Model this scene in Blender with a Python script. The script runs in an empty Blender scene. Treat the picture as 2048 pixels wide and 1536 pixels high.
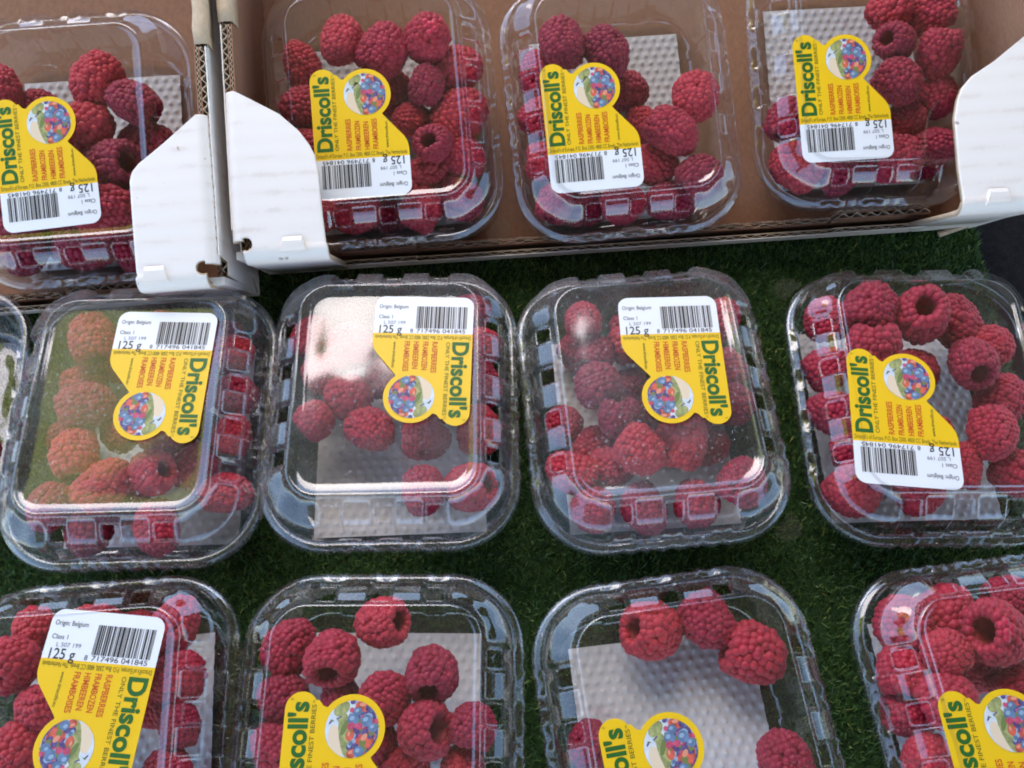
import bpy, bmesh, math, random
import numpy as np
from mathutils import Matrix, Vector, Euler

random.seed(7)
rng = np.random.default_rng(11)
SC = bpy.context.scene
COL = SC.collection
R = math.radians

# ------------------------------------------------------------------ camera
cam_data = bpy.data.cameras.new('camera')
cam = bpy.data.objects.new('camera', cam_data)
COL.objects.link(cam)
cam.location = (0.0, -0.15375, 0.34532)
cam.rotation_euler = (R(24.0), 0.0, 0.0)
cam_data.sensor_width = 36.0
cam_data.lens = 36.0 * 1774.0 / 2048.0
cam_data.clip_start = 0.005
cam_data.clip_end = 500.0
SC.camera = cam

# ------------------------------------------------------------------ sky and sun
SUN_AZ, SUN_EL = -24.0, 55.0          # azimuth measured from +Y towards +X
world = bpy.data.worlds.new('World')
SC.world = world
world.use_nodes = True
wn = world.node_tree.nodes
wl = world.node_tree.links
wn.clear()
wo = wn.new('ShaderNodeOutputWorld')
wb = wn.new('ShaderNodeBackground')
sky = wn.new('ShaderNodeTexSky')
sky.sky_type = 'NISHITA'
sky.sun_disc = False
sky.sun_elevation = R(SUN_EL)
sky.sun_rotation = R(SUN_AZ)
sky.air_density = 1.0
sky.dust_density = 0.75
wb.inputs['Strength'].default_value = 0.15
wl.new(sky.outputs['Color'], wb.inputs['Color'])
wl.new(wb.outputs['Background'], wo.inputs['Surface'])

sun_data = bpy.data.lights.new('sun', 'SUN')
sun_data.energy = 0.55
sun_data.angle = R(44.0)
sun_data.color = (1.0, 0.86, 0.70)
sun = bpy.data.objects.new('sun', sun_data)
COL.objects.link(sun)
sd = Vector((math.sin(R(SUN_AZ)) * math.cos(R(SUN_EL)), math.cos(R(SUN_AZ)) * math.cos(R(SUN_EL)), math.sin(R(SUN_EL))))
sun.rotation_euler = sd.to_track_quat('Z', 'Y').to_euler()
sun.location = sd * 3.0

SC.view_settings.view_transform = 'Standard'
SC.view_settings.look = 'None'
SC.view_settings.gamma = 1.0
SC.view_settings.use_curve_mapping = False
SC.view_settings.exposure = 2.05
SC.render.engine = 'CYCLES'
SC.cycles.max_bounces = 8
SC.cycles.transparent_max_bounces = 24
SC.cycles.use_adaptive_sampling = True
SC.cycles.adaptive_threshold = 0.025
SC.cycles.transmission_bounces = 8
SC.cycles.glossy_bounces = 3
SC.cycles.diffuse_bounces = 3
SC.cycles.caustics_reflective = False
SC.cycles.use_denoising = True
SC.cycles.filter_width = 1.9
SC.cycles.sample_clamp_indirect = 4.0

# ------------------------------------------------------------------ helpers
def tag(o, label=None, cat=None, group=None, kind=None):
    if label: o['label'] = label
    if cat: o['category'] = cat
    if group: o['group'] = group
    if kind: o['kind'] = kind
    return o

def link(name, mesh, mats=(), parent=None):
    o = bpy.data.objects.new(name, mesh)
    COL.objects.link(o)
    for m in mats:
        if len(mesh.materials) < len(mats):
            mesh.materials.append(m)
    if parent is not None:
        o.parent = parent
    return o

def empty(name, matrix):
    o = bpy.data.objects.new(name, None)
    o.empty_display_size = 0.01
    COL.objects.link(o)
    o.matrix_world = matrix
    return o

def mesh_from(name, verts, faces, mat_idx=None, smooth=True):
    me = bpy.data.meshes.new(name)
    me.from_pydata([tuple(v) for v in verts], [], [tuple(f) for f in faces])
    me.validate()
    if mat_idx is not None:
        me.polygons.foreach_set('material_index', mat_idx)
    me.polygons.foreach_set('use_smooth', [smooth] * len(me.polygons))
    me.update()
    return me

class MB:
    """collects simple shapes of one part into one mesh"""
    def __init__(self): self.v = []; self.f = []; self.m = []
    def add(self, v, f, m=0):
        n = len(self.v)
        self.v += [tuple(p) for p in v]
        self.f += [tuple(i + n for i in q) for q in f]
        self.m += [m] * len(f)
    def box(self, x0, x1, y0, y1, z0, z1, m=0):
        v = [(x, y, z) for z in (z0, z1) for y in (y0, y1) for x in (x0, x1)]
        f = [(0, 2, 3, 1), (4, 5, 7, 6), (0, 1, 5, 4), (2, 6, 7, 3), (0, 4, 6, 2), (1, 3, 7, 5)]
        self.add(v, f, m)
    def disc(self, cx, cy, z, r, m=0, n=20, sx=1.0, sy=1.0, rot=0.0):
        c, s = math.cos(rot), math.sin(rot)
        v = []
        for k in range(n):
            a = 2 * math.pi * k / n
            x, y = r * sx * math.cos(a), r * sy * math.sin(a)
            v.append((cx + c * x - s * y, cy + s * x + c * y, z))
        self.add(v, [tuple(range(n))], m)
    def mesh(self, name, smooth=False):
        return mesh_from(name, self.v, self.f, self.m, smooth)

# ------------------------------------------------------------------ materials
def new_mat(name):
    m = bpy.data.materials.new(name)
    m.use_nodes = True
    nt = m.node_tree
    nt.nodes.clear()
    out = nt.nodes.new('ShaderNodeOutputMaterial')
    return m, nt, out

def N(nt, t, **kw):
    n = nt.nodes.new('ShaderNode' + t)
    for k, v in kw.items():
        if k.startswith('_'):
            setattr(n, k[1:], v)
        else:
            n.inputs[k.replace('__', ' ')].default_value = v
    return n

def ramp(nt, fac, stops):
    r = nt.nodes.new('ShaderNodeValToRGB')
    cr = r.color_ramp
    while len(cr.elements) < len(stops):
        cr.elements.new(0.5)
    for e, (p, c) in zip(cr.elements, stops):
        e.position = p
        e.color = (*c, 1.0) if len(c) == 3 else c
    nt.links.new(fac, r.inputs['Fac'])
    return r.outputs['Color']

def noise(nt, scale, detail=3.0, rough=0.55, coord='Object', distortion=0.0):
    tc = nt.nodes.new('ShaderNodeTexCoord')
    n = nt.nodes.new('ShaderNodeTexNoise')
    n.inputs['Scale'].default_value = scale
    n.inputs['Detail'].default_value = detail
    n.inputs['Roughness'].default_value = rough
    n.inputs['Distortion'].default_value = distortion
    nt.links.new(tc.outputs[coord], n.inputs['Vector'])
    return n.outputs['Fac']

def bump(nt, h, strength, dist):
    b = nt.nodes.new('ShaderNodeBump')
    b.inputs['Strength'].default_value = strength
    b.inputs['Distance'].default_value = dist
    nt.links.new(h, b.inputs['Height'])
    return b.outputs['Normal']

def simple(name, col, rough=0.6, spec=0.4, var=0.0, scale=60.0, bmp=0.0, bdist=0.0005):
    m, nt, out = new_mat(name)
    p = nt.nodes.new('ShaderNodeBsdfPrincipled')
    p.inputs['Roughness'].default_value = rough
    p.inputs['Specular IOR Level'].default_value = spec
    if var > 0:
        f = noise(nt, scale)
        lo = tuple(c * (1 - var) for c in col)
        hi = tuple(min(1, c * (1 + var)) for c in col)
        nt.links.new(ramp(nt, f, [(0.3, lo), (0.7, hi)]), p.inputs['Base Color'])
    else:
        p.inputs['Base Color'].default_value = (*col, 1)
    if bmp > 0:
        nt.links.new(bump(nt, noise(nt, scale * 6), bmp, bdist), p.inputs['Normal'])
    nt.links.new(p.outputs[0], out.inputs['Surface'])
    return m

def mat_plastic(name, wob=0.5, tint=(0.95, 0.955, 0.96), haze=0.03, rough=0.06, wave=38.0):
    """thin clear sheet: both faces reflect by Fresnel, the rest passes straight through"""
    m, nt, out = new_mat(name)
    L = nt.links.new
    n1 = noise(nt, wave, 1.5, 0.45)
    n2 = noise(nt, 420.0, 2.0, 0.5)
    b1 = bump(nt, n1, wob, 0.0022)
    b2n = nt.nodes.new('ShaderNodeBump')
    b2n.inputs['Strength'].default_value = 0.008
    b2n.inputs['Distance'].default_value = 0.0002
    L(n2, b2n.inputs['Height']); L(b1, b2n.inputs['Normal'])
    nor = b2n.outputs['Normal']
    geo = nt.nodes.new('ShaderNodeNewGeometry')
    dot = N(nt, 'VectorMath', _operation='DOT_PRODUCT')
    L(nor, dot.inputs[0]); L(geo.outputs['Incoming'], dot.inputs[1])
    ab = N(nt, 'Math', _operation='ABSOLUTE'); L(dot.outputs['Value'], ab.inputs[0])
    om = N(nt, 'Math', _operation='SUBTRACT', _use_clamp=True); om.inputs[0].default_value = 1.0; L(ab.outputs[0], om.inputs[1])
    pw = N(nt, 'Math', _operation='POWER'); L(om.outputs[0], pw.inputs[0]); pw.inputs[1].default_value = 4.6
    cl = N(nt, 'MapRange'); L(pw.outputs[0], cl.inputs[0])          # both faces of the sheet together
    cl.inputs[3].default_value = 0.085; cl.inputs[4].default_value = 0.94
    tr = N(nt, 'BsdfTransparent'); tr.inputs['Color'].default_value = (*tint, 1)
    gl = N(nt, 'BsdfGlossy', Roughness=rough)
    gl.inputs['Color'].default_value = (0.97, 0.98, 1.0, 1)
    L(nor, gl.inputs['Normal'])
    df = N(nt, 'BsdfDiffuse'); df.inputs['Color'].default_value = (0.75, 0.76, 0.78, 1)
    mh = nt.nodes.new('ShaderNodeMixShader')
    hz = noise(nt, 25.0, 4.0, 0.6)
    mr = N(nt, 'MapRange'); mr.inputs[1].default_value = 0.35; mr.inputs[2].default_value = 0.75
    mr.inputs[3].default_value = haze * 0.4; mr.inputs[4].default_value = haze * 1.8
    L(hz, mr.inputs[0])
    L(mr.outputs[0], mh.inputs[0]); L(tr.outputs[0], mh.inputs[1]); L(df.outputs[0], mh.inputs[2])
    mx = nt.nodes.new('ShaderNodeMixShader')
    L(cl.outputs[0], mx.inputs[0]); L(mh.outputs[0], mx.inputs[1]); L(gl.outputs[0], mx.inputs[2])
    L(mx.outputs[0], out.inputs['Surface'])
    return m

def mat_berry():
    m, nt, out = new_mat('raspberry_skin')
    L = nt.links.new
    p = nt.nodes.new('ShaderNodeBsdfPrincipled')
    oi = nt.nodes.new('ShaderNodeObjectInfo')
    f = noise(nt, 260.0, 3.0, 0.6)
    c1 = ramp(nt, f, [(0.25, (0.30, 0.010, 0.030)), (0.55, (0.47, 0.020, 0.048)), (0.85, (0.60, 0.045, 0.078))])
    c2 = ramp(nt, oi.outputs['Random'], [(0.0, (0.55, 0.5, 0.75)), (0.35, (0.85, 0.8, 0.95)), (0.7, (1.0, 1.1, 0.95)), (1.0, (1.15, 1.6, 1.0))])
    mx = N(nt, 'Mix', _data_type='RGBA', _blend_type='MULTIPLY')
    mx.inputs[0].default_value = 1.0
    L(c1, mx.inputs[6]); L(c2, mx.inputs[7])
    L(mx.outputs[2], p.inputs['Base Color'])
    p.inputs['Roughness'].default_value = 0.46
    p.inputs['Specular IOR Level'].default_value = 0.32
    p.inputs['Subsurface Weight'].default_value = 0.0
    p.inputs['Subsurface Radius'].default_value = (1.0, 0.15, 0.12)
    p.inputs['Subsurface Scale'].default_value = 0.0022
    p.inputs['Sheen Weight'].default_value = 0.28
    p.inputs['Sheen Roughness'].default_value = 0.45
    p.inputs['Sheen Tint'].default_value = (1.0, 0.62, 0.70, 1)
    L(bump(nt, noise(nt, 1800.0, 2.0), 0.25, 0.0002), p.inputs['Normal'])
    L(p.outputs[0], out.inputs['Surface'])
    return m

def mat_pad():
    m, nt, out = new_mat('pad_paper')
    L = nt.links.new
    p = nt.nodes.new('ShaderNodeBsdfPrincipled')
    st = noise(nt, 42.0, 5.0, 0.6)
    oi = nt.nodes.new('ShaderNodeObjectInfo')
    c = ramp(nt, st, [(0.0, (0.68, 0.66, 0.65)), (0.58, (0.62, 0.60, 0.60)), (0.68, (0.44, 0.30, 0.32)), (0.80, (0.38, 0.10, 0.13))])
    L(c, p.inputs['Base Color'])
    p.inputs['Roughness'].default_value = 0.75
    L(bump(nt, noise(nt, 900.0, 3.0), 0.4, 0.0003), p.inputs['Normal'])
    L(p.outputs[0], out.inputs['Surface'])
    return m

def mat_kraft(name, col=(0.30, 0.15, 0.085)):
    m, nt, out = new_mat(name)
    L = nt.links.new
    p = nt.nodes.new('ShaderNodeBsdfPrincipled')
    tc = nt.nodes.new('ShaderNodeTexCoord')
    mp = nt.nodes.new('ShaderNodeMapping'); mp.inputs['Scale'].default_value = (1, 0.6, 1)
    L(tc.outputs['Object'], mp.inputs['Vector'])
    n = nt.nodes.new('ShaderNodeTexNoise'); n.inputs['Scale'].default_value = 700; n.inputs['Detail'].default_value = 4
    L(mp.outputs[0], n.inputs['Vector'])
    lo = tuple(c * 0.88 for c in col); hi = tuple(c * 1.12 for c in col)
    L(ramp(nt, n.outputs['Fac'], [(0.3, lo), (0.7, hi)]), p.inputs['Base Color'])
    p.inputs['Roughness'].default_value = 0.8
    L(bump(nt, n.outputs['Fac'], 0.3, 0.0003), p.inputs['Normal'])
    L(p.outputs[0], out.inputs['Surface'])
    return m

def mat_whiteboard():
    """white-coated corrugated board: faint wash-boarding of the flutes and a few scuffs"""
    m, nt, out = new_mat('white_board')
    L = nt.links.new
    p = nt.nodes.new('ShaderNodeBsdfPrincipled')
    tc = nt.nodes.new('ShaderNodeTexCoord')
    wv = nt.nodes.new('ShaderNodeTexWave')
    wv.wave_type = 'BANDS'; wv.bands_direction = 'Y'
    wv.inputs['Scale'].default_value = 45.0
    wv.inputs['Distortion'].default_value = 0.6
    wv.inputs['Detail'].default_value = 1.0
    wv.inputs['Detail Scale'].default_value = 20.0
    L(tc.outputs['Object'], wv.inputs['Vector'])
    sm = noise(nt, 70.0, 4.0, 0.6)
    mul = N(nt, 'Math', _operation='MULTIPLY'); L(wv.outputs['Fac'], mul.inputs[0]); L(sm, mul.inputs[1])
    c = ramp(nt, mul.outputs[0], [(0.0, (0.86, 0.79, 0.74)), (0.45, (0.85, 0.77, 0.715)), (0.75, (0.72, 0.62, 0.56))])
    sc = noise(nt, 160.0, 2.0, 0.5)
    spots = ramp(nt, sc, [(0.0, (1, 1, 1)), (0.735, (1, 1, 1)), (0.76, (0.55, 0.5, 0.48))])
    mx = N(nt, 'Mix', _data_type='RGBA', _blend_type='MULTIPLY'); mx.inputs[0].default_value = 1.0
    L(c, mx.inputs[6]); L(spots, mx.inputs[7])
    L(mx.outputs[2], p.inputs['Base Color'])
    p.inputs['Roughness'].default_value = 0.45
    p.inputs['Specular IOR Level'].default_value = 0.35
    L(bump(nt, wv.outputs['Fac'], 0.10, 0.0003), p.inputs['Normal'])
    L(p.outputs[0], out.inputs['Surface'])
    return m

def mat_turf():
    m, nt, out = new_mat('turf_fibre')
    L = nt.links.new
    p = nt.nodes.new('ShaderNodeBsdfPrincipled')
    a = nt.nodes.new('ShaderNodeAttribute'); a.attribute_name = 'tone'
    big = noise(nt, 14.0, 3.0, 0.6)
    c1 = ramp(nt, a.outputs['Fac'], [(0.0, (0.035, 0.085, 0.022)), (0.5, (0.090, 0.180, 0.045)), (0.86, (0.18, 0.27, 0.07)), (1.0, (0.50, 0.50, 0.18))])
    c2 = ramp(nt, big, [(0.3, (0.65, 0.8, 0.7)), (0.7, (1.2, 1.1, 0.9))])
    mx = N(nt, 'Mix', _data_type='RGBA', _blend_type='MULTIPLY'); mx.inputs[0].default_value = 1.0
    L(c1, mx.inputs[6]); L(c2, mx.inputs[7])
    L(mx.outputs[2], p.inputs['Base Color'])
    p.inputs['Roughness'].default_value = 0.42
    p.inputs['Specular IOR Level'].default_value = 0.5
    L(p.outputs[0], out.inputs['Surface'])
    return m

def mat_unseen_sheet(name='awning_canvas', lo=(0.46, 0.38, 0.20), hi=(0.62, 0.53, 0.32), trans=0.35):  # translucent cloth colour of the unseen sheets added overhead
    m, nt, out = new_mat(name)
    d = N(nt, 'BsdfDiffuse'); t = N(nt, 'BsdfTranslucent'); mx = nt.nodes.new('ShaderNodeMixShader')
    c = ramp(nt, noise(nt, 9.0, 4.0), [(0.3, lo), (0.7, hi)])
    nt.links.new(c, d.inputs['Color']); nt.links.new(c, t.inputs['Color'])
    mx.inputs[0].default_value = trans
    nt.links.new(d.outputs[0], mx.inputs[1]); nt.links.new(t.outputs[0], mx.inputs[2])
    nt.links.new(mx.outputs[0], out.inputs['Surface'])
    return m

MAT = {
    'canvas': mat_unseen_sheet(),
    'lid': mat_plastic('clear_lid_plastic', 0.35, tint=(0.97, 0.97, 0.975), haze=0.012, rough=0.03),
    'lid_wavy': mat_plastic('clear_warped_lid_plastic', 1.0, tint=(0.97, 0.97, 0.975), haze=0.07, rough=0.09, wave=24.0),
    'tray': mat_plastic('clear_tray_plastic', 0.5, tint=(0.94, 0.95, 0.95), haze=0.018, rough=0.05),
    'berry': mat_berry(),
    'cavity': simple('raspberry_hollow', (0.40, 0.05, 0.055), 0.6, var=0.3, scale=400),
    'pad': mat_pad(),
    'kraft': mat_kraft('kraft_board'),
    'kraft_edge': mat_kraft('kraft_cut_edge', (0.54, 0.40, 0.27)),
    'flute': mat_kraft('flute_paper', (0.55, 0.42, 0.29)),
    'white': mat_whiteboard(),
    'turf': mat_turf(),
    'turf_base': simple('turf_backing', (0.022, 0.050, 0.016), 0.9, 0.2, 0.4, 200),
    'table': simple('dark_table', (0.010, 0.009, 0.011), 0.9, 0.12, 0.5, 400, 0.6, 0.001),
    'yellow': simple('sticker_yellow', (0.84, 0.51, 0.010), 0.42, 0.4),
    'sticker_white': simple('sticker_white', (0.80, 0.80, 0.82), 0.42, 0.4),
    'green_ink': simple('green_ink', (0.018, 0.115, 0.016), 0.5),
    'olive_ink': simple('olive_ink', (0.10, 0.11, 0.012), 0.5),
    'red_ink': simple('red_ink', (0.62, 0.10, 0.012), 0.5),
    'black_ink': simple('black_ink', (0.018, 0.018, 0.022), 0.5),
    'grey_ink': simple('grey_ink', (0.17, 0.17, 0.20), 0.5),
    'pic_sky': simple('print_pale_sky', (0.62, 0.66, 0.70), 0.5, var=0.12, scale=300),
    'pic_cream': simple('print_cream', (0.74, 0.58, 0.40), 0.5),
    'pic_olive': simple('print_olive', (0.33, 0.34, 0.13), 0.5, var=0.4, scale=500),
    'pic_leaf': simple('print_leaf', (0.16, 0.20, 0.06), 0.5),
    'pic_red': simple('print_strawberry', (0.55, 0.10, 0.06), 0.5, var=0.45, scale=350),
    'pic_pink': simple('print_raspberry', (0.48, 0.07, 0.13), 0.5, var=0.4, scale=900),
    'pic_purple': simple('print_blackberry', (0.10, 0.07, 0.19), 0.5, var=0.5, scale=900),
    'pic_blue': simple('print_blueberry', (0.12, 0.19, 0.30), 0.5, var=0.3, scale=400),
    'pic_light': simple('print_blueberry_bloom', (0.28, 0.38, 0.50), 0.5),
    'pic_blush': simple('print_strawberry_blush', (0.70, 0.28, 0.17), 0.5),
    'droplet': mat_plastic('water_droplet', 0.0, tint=(0.97, 0.97, 0.98), haze=0.22, rough=0.02),
    'canvas_green': mat_unseen_sheet('olive_canvas', (0.80, 0.78, 0.22), (0.90, 0.87, 0.34), 0.85),
}

# ------------------------------------------------------------------ the surface: dark table, turf mat
TURF_X1 = 0.2166
def front_line(x):
    """y of the crates' front foot at x"""
    return 0.0353 + (x + 0.2265) * math.tan(R(5.1)) if x < -0.111 else 0.0585 + (x + 0.0847) * math.tan(R(4.45))

mb = MB(); mb.box(-1.2, 1.2, -0.75, 0.85, -0.035, -0.0085)
tag(link('table_top', mb.mesh('table_top'), [MAT['table']]), kind='structure')
mb = MB(); mb.box(-0.60, TURF_X1 - 0.001, -0.45, 0.30, -0.0083, -0.0032)
tag(link('turf_mat', mb.mesh('turf_mat'), [MAT['turf_base']]), kind='structure')

def build_turf():
    n = 230000
    x = rng.uniform(-0.285, TURF_X1, n); y = rng.uniform(-0.245, 0.095, n)
    fl = np.where(x < -0.111, 0.0353 + (x + 0.2265) * math.tan(R(5.1)), 0.0585 + (x + 0.0847) * math.tan(R(4.45)))
    keep = y < fl + 0.012
    x, y, fl = x[keep], y[keep], fl[keep]; n = len(x)
    fray = TURF_X1 - 0.0015 + 0.0015 * np.sin(y * 260) * np.sin(y * 97 + 1)
    x = np.minimum(x, fray)
    h = rng.uniform(0.0016, 0.0042, n)
    az = rng.normal(math.pi * 0.5, 1.5, n); lean = rng.uniform(0.05, 1.05, n)
    tone = np.clip(rng.normal(0.42, 0.24, n), 0, 1)
    w = rng.uniform(0.00018, 0.00034, n)
    wa = rng.uniform(0, math.pi, n)
    z0 = np.full(n, -0.0034)
    tip = np.stack([x + np.cos(az) * lean * h, y + np.sin(az) * lean * h, z0 + h * np.sqrt(np.clip(1.0 - 0.75 * lean ** 2, .1, 1))], 1)
    near = (y > fl + 0.002)
    tip[near, 2] = np.minimum(tip[near, 2], -0.0012)
    a = np.stack([x - np.cos(wa) * w, y - np.sin(wa) * w, z0], 1)
    b = np.stack([x + np.cos(wa) * w, y + np.sin(wa) * w, z0], 1)
    ma = 0.45 * a + 0.55 * tip; mbp = 0.45 * b + 0.55 * tip
    off = np.stack([np.cos(wa) * w, np.sin(wa) * w, 0 * w], 1) * 0.35
    ma -= off; mbp += off
    v = np.stack([a, b, mbp, ma, tip], 1).reshape(-1, 3)
    base = np.arange(n) * 5
    quads = np.stack([base, base + 1, base + 2, base + 3], 1)
    tris = np.stack([base + 3, base + 2, base + 4], 1)
    me = bpy.data.meshes.new('turf_blades')
    me.vertices.add(len(v)); me.vertices.foreach_set('co', v.ravel())
    loops = np.concatenate([quads.ravel(), tris.ravel()])
    me.loops.add(len(loops)); me.loops.foreach_set('vertex_index', loops)
    me.polygons.add(2 * n)
    ls = np.concatenate([np.arange(n) * 4, 4 * n + np.arange(n) * 3])
    me.polygons.foreach_set('loop_start', ls)
    me.polygons.foreach_set('loop_total', np.concatenate([np.full(n, 4), np.full(n, 3)]))
    at = me.attributes.new('tone', 'FLOAT', 'POINT')
    at.data.foreach_set('value', np.repeat(tone, 5))
    me.update(calc_edges=True); me.validate()
    o = link('turf_blades', me, [MAT['turf']])
    tag(o, 'short dark green artificial grass fibres between the punnets', 'artificial grass', kind='stuff')
build_turf()

# ------------------------------------------------------------------ sheets added above the frame, cut to shape the shade and lid reflections
def build_unseen_sheet(edge, y0, z0, mat, label):
    v = []; f = []
    rows = 8
    for x, y in edge:
        for r in range(rows + 1):
            t = r / rows
            yy = y + (y0 - y) * t
            v.append((x, yy, z0 + 0.12 * t + 0.02 * math.sin(yy * 9 + x * 5)))
    n = rows + 1
    for i in range(len(edge) - 1):
        for r in range(rows):
            a = i * n + r
            f.append((a, a + 1, a + n + 1, a + n))
    o = link('awning', mesh_from('awning', v, f), [mat])
    o.modifiers.new('thickness', 'SOLIDIFY').thickness = 0.002
    tag(o, label, 'awning')
build_unseen_sheet([(-0.95, 0.13), (-0.76, 0.15), (-0.42, 0.30), (-0.34, 0.46), (-0.25, 0.40), (-0.15, 0.47), (-0.05, 0.40), (0.04, 0.38), (0.10, 0.50), (0.16, 0.70), (0.24, 1.1), (0.5, 1.6), (2.2, 1.7)], -1.8, 1.0, MAT['canvas'], 'ochre canvas market awning stretched above the fruit table')  # added out of view; its notched edge places the sky glare on the lids
build_unseen_sheet([(-0.95, 0.72), (-0.76, 0.70), (-0.42, 0.70)], 0.0, 1.18, MAT['canvas_green'], 'olive sunlit canvas flap hanging beside the ochre awning')  # added out of view to give one lid its yellow-green reflection

# ------------------------------------------------------------------ crates
TILT = R(21.0)
FRAME = {
    'table': Matrix.Identity(4),
    'crate1': Matrix.Translation((-0.22649, 0.03535, 0.0)) @ Matrix.Rotation(R(5.1), 4, 'Z') @ Matrix.Rotation(TILT, 4, 'X'),
    'crate2': Matrix.Translation((-0.08471, 0.05851, 0.0)) @ Matrix.Rotation(R(4.45), 4, 'Z') @ Matrix.Rotation(TILT, 4, 'X'),
}
def slope(name, key, x0, x1):
    v = [(x0, 0.012, -0.0012), (x1, 0.012, -0.0012), (x1, 0.26, -0.0012), (x0, 0.26, -0.0012)]
    w = [FRAME[key] @ Vector(p) for p in v]
    lo = [Vector((p.x, p.y, -0.0031)) for p in w]
    me = mesh_from(name, [tuple(p) for p in w + lo], [(0, 1, 2, 3), (7, 6, 5, 4), (0, 4, 5, 1), (1, 5, 6, 2), (2, 6, 7, 3), (3, 7, 4, 0)], smooth=False)
    tag(link(name, me, [MAT['table']]), kind='structure')
slope('display_slope_left', 'crate1', -0.19, 0.108)
slope('display_slope_right', 'crate2', -0.015, 0.29)

def flute_wall(mb, x0, x1, t, z0, hfun, pitch, axis='x', wob=0.0, layers=1, out_first=True, step=0.0006):
    """corrugated board on edge between x0 and x1; t is its thickness (0..t across); the liners, and the flute sheet between, show on the cut top edge.
    material 0 white liner on the outside (small across), 1 kraft inner liner, 2 flute paper"""
    n = max(2, int((x1 - x0) / step))
    lt = 0.00045
    def P(s, c, z):
        return (s, c, z) if axis == 'x' else (c, s, z)
    def sheet(c0fun, thick, m):
        v = []; f = []
        for i in range(n + 1):
            s = x0 + (x1 - x0) * i / n
            c = c0fun(s); h = hfun(s) + (wob * (math.sin(s * 410 + c * 900) + math.sin(s * 1130 + c * 500) * 0.6 + random.uniform(-.5, .5)) if wob else 0)
            v += [P(s, c, z0), P(s, c + thick, z0), P(s, c + thick, h), P(s, c, h)]
        for i in range(n):
            a, b = 4 * i, 4 * i + 4
            f += [(a + 3, a + 2, b + 2, b + 3), (a, a + 3, b + 3, b), (a + 2, a + 1, b + 1, b + 2)]
        f += [(0, 1, 2, 3), (4 * n + 3, 4 * n + 2, 4 * n + 1, 4 * n)]
        mb.add(v, f, m)
    big = t * (0.66 if layers == 2 else 1.0)
    sheet(lambda s: 0.0, lt, 0 if out_first else 1)
    amp = (big - 2 * lt - 0.0003) / 2
    sheet(lambda s: lt + amp + amp * math.sin(2 * math.pi * s / pitch), 0.0003, 2)
    sheet(lambda s: big - lt, lt, 1)
    if layers == 2:
        am2 = (t - big - lt - 0.0003) / 2
        sheet(lambda s: big + am2 + am2 * math.sin(2 * math.pi * s / (pitch * 0.55)), 0.0003, 2)
        sheet(lambda s: t - lt, lt, 1)

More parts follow.
